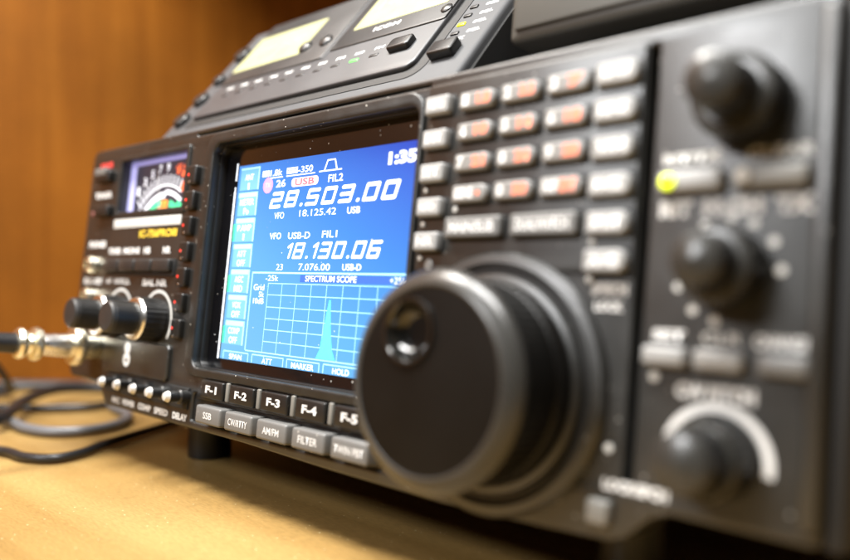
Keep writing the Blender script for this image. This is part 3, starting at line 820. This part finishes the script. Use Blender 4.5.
prism('side_panel', 185.05, 186.2, [(3, 3), (3, 84), (cs * 25, 84 + sn * 25), (cs * 88, sn * 88 + 3)], M['dark'], U)
# black groove and the raised inner face
plate('groove_band', [rrect(16.5, 166.0, 9.6, 84.5, (2, 7, 2, 2))], -0.25, 1, M['dark'], U)
plate('face_panel', [rrect(20.5, 160.6, 14.2, 84.3, (1.5, 4.5, 1.5, 1.5))], -1.9, 0.5, M['silver2'], U, 0.8, 3)
M['ylcd'] = mat('pale_yellow_lit_lcd', (0.2, 0.2, 0.1), 0.3, emit=(0.88, 0.85, 0.46), estr=0.85, var=0.1, vscale=120)
M['yseg'] = mat('yellow_lcd_digits', (0.5, 0.5, 0.2), 0.3, emit=(0.50, 0.47, 0.2), estr=0.8)
def unit_display(x0, x1, z0, z1, fx0, fx1, fz0):
    f = plate('display', [rrect(fx0, fx1, fz0, 83.9, 1.2, 3)], -2.4, -1, M['greyframe'], U, 0.3)
    plate('lit_area', [rrect(x0, x1, z0, z1, 0.8, 3)], -2.6, -2.0, M['ylcd'], f)
    text("144.500", x0 + 6, x1 - 8, z0 + 12, z0 + 19, -2.64, M['yseg'], f, bold=0.1, name='display_text')
    return f
unit_display(22, 72.5, 46, 72.5, 20.8, 95, 36.5)
unit_display(104, 155.5, 52, 79, 97.5, 160.4, 40.5)
box('face_trim', 95.2, 97.3, -2.2, -1, 36, 83.8, M['silver'], U, 0.2)
text("ICOM", 119.5, 134.0, 46.2, 49.0, -2.45, M['white'], U, bold=0.2)
for i, x in enumerate((32, 43, 54, 65, 76, 87, 98, 109, 120, 131)):
    lit = (i == 9 - 0 and False)
    box('status_light', x + 2.2 - 2.3, x + 2.2 + 2.3, -2.15, -1.5, 26.9, 28.5, M['green'] if i == 8 else M['greyframe'], U, 0.2)
    text("FM" if i % 2 else "BAND", x - 0.4, x + 4.6, 31.6, 33.4, -1.97, M['white'], U, bold=0.3)
plate('press_button', [rrect(141.5, 152.5, 26.0, 32.4, 1.5, 4)], -4.2, -1, M['blackkey'], U, 0.8)
for x in (74.5, 88.5):
    link('round_button', lathe_mesh('round_button', [(3.4, 1), (3.4, -0.8), (2.6, -1.5), (0.2, -1.7)], M['blackkey'], 28), U, (x, -2.2, 50))
link('round_button', lathe_mesh('round_button', [(2.4, 1), (2.4, -0.8), (1.8, -1.2), (0.2, -1.4)], M['blackkey'], 28), U, (158, -2.0, 47))
plate('wide_button', [rrect(166.8, 177.6, 16.5, 23.5, 1.0, 4)], -3.4, 0, M['blackkey'], U, 0.7)
text("LOCK", 166.8, 176, 26.4, 28.4, -0.1, M['white'], U, bold=0.3)
for z in (30, 35.2, 40.4, 45.6):
    text("SQL", 174.8, 180.6, z, z + 1.9, -0.1, M['white'], U, bold=0.5)
    box('status_light', 167.8, 171.2, -0.5, 0, z + 0.4, z + 2.0, M['amber'] if abs(z - 35.2) < 0.1 else M['greyframe'], U, 0.15)
for z, rr in ((16, 4.6), (31, 4.4), (46, 3.4), (66, 4.8)):
    link('side_knob', lathe_mesh('side_knob', [(rr, 1), (rr, -1.8), (rr - 0.8, -2.6), (0.2, -2.8)], M['blackkey'], 28), U, (9.0, 0, z))

# ------------------------------------------------------------------ grey box standing on the transceiver, at its far end
Bx = thing('equipment_box', 'plain grey metal equipment box standing on the transceiver beside the silver unit', 'radio accessory',
           radio_to_world((300, 18, 111)), (TILT, 0, 0))
box('housing', -55.5, 62, -3, 190, 12.3, 70, M['box'], Bx, 2.0)
box('face_plate', -53, 59.5, -4.2, -2.8, 15.5, 66.5, M['box'], Bx, 0.5)
for x in (-36, 40):
    for y in (48, 170):
        lathe('foot', [(7, 0), (7.6, 9.0), (8, 12.6)], M['rubber'], Bx, (x, y, -2.5 if False else 0), 28, rot=(R(90), 0, 0))

# ------------------------------------------------------------------ plug with its cable
PL = thing('microphone_plug', 'pale brass cable plug screwed into the front of the black transceiver', 'plug',
           radio_to_world((26, 0, 15.5)), (TILT, 0, 0))
link('coupling_ring', lathe_mesh('coupling_ring', [(5.2, 0.2), (5.6, -3.5), (5.4, -6.5), (8.2, -7.2), (8.9, -8.6), (8.9, -10.6), (8.1, -12.0), (5.2, -12.6)], M['brass'], 48), PL)
link('barrel', lathe_mesh('barrel', [(5.2, -12.4), (5.4, -14), (4.9, -24.5), (4.6, -25.5)], M['steel'], 40), PL)
link('clamp_collar', lathe_mesh('clamp_collar', [(4.6, -25.3), (7.0, -26.0), (7.6, -27.4), (7.2, -29.2), (5.0, -30.0), (4.6, -31.4), (6.4, -32.4), (7.0, -34.2), (6.4, -35.8), (4.6, -36.4)], M['brass'], 40), PL)
link('strain_relief', lathe_mesh('strain_relief', [(4.6, -36.2), (4.4, -38), (4.0, -55), (3.4, -60)], M['cable_b'], 32), PL)
link('cable', tube_mesh('cable', [(0, -58, 0), (-6, -80, -1), (-20, -120, -8), (-50, -170, -30), (-70, -230, -42)], 3.0, M['cable_b']), PL)

def cable(name, pts, rad, mt, label):
    pts = [(386.7 + (x - 386.7) * 1.1, -158 + (y + 158) * 1.1, z) for x, y, z in pts]
    o = link(name, tube_mesh(name, pts, rad * 0.85, mt, steps=12))
    o['label'] = label; o['category'] = 'cable'; o['group'] = 'loose cables on the desk'
    return o
cable('cable', [(60, -110, 3), (0, -60, 4), (-11, -28, 7), (-42, -6, 9), (-68, 22, 9), (-62, 52, 6), (-20, 90, 4), (30, 150, 4)], 3.6, M['cable_b'], 'thick black cable arching highest behind the grey loop on the desk')
cable('cable', [(-120, -20, 3.2), (-60, -32, 3.2), (-21, -22, 3.2), (4, -22, 3.2), (21, -17, 3.2), (30, -5, 3.2), (27, 11, 3.2), (8, 26, 3.2), (-28, 34, 3.4), (-50, 60, 3.4), (-30, 120, 3.2)], 3.0, M['cable_g'], 'grey cable lying in a wide loop on the desk')
cable('cable', [(-40, -120, 2.6), (10, -70, 2.6), (39, -46, 2.6), (59, -42, 2.6), (70, -35, 2.6), (69, -24, 2.6), (61, -11, 2.6), (50, 12, 2.6), (30, 60, 2.6), (10, 130, 2.6)], 2.4, M['cable_b'], 'thin black cable curving across the desk nearest the table edge')
cable('cable', [(-150, -60, 3), (-150, 10, 3), (-128, 40, 3), (-90, 70, 3), (-50, 110, 3)], 3.0, M['cable_b'], 'black cable lying along the foot of the wooden wall')
cable('cable', [(-190, -70, 3), (-110, -36, 3), (-60, -10, 3), (-30, 22, 3), (-44, 52, 3), (-90, 56, 3), (-130, 20, 3), (-120, -30, 3), (-80, -90, 3)], 2.6, M['cable_b'], 'thin black cable coiled in a closed loop near the wooden wall')
cable('cable', [(-66, -40, 70), (-70, -30, 55), (-74, -14, 34), (-84, 0, 14), (-104, 6, 4), (-130, -20, 3)], 2.6, M['cable_b'], 'black cable hanging down onto the desk behind the brass plug')
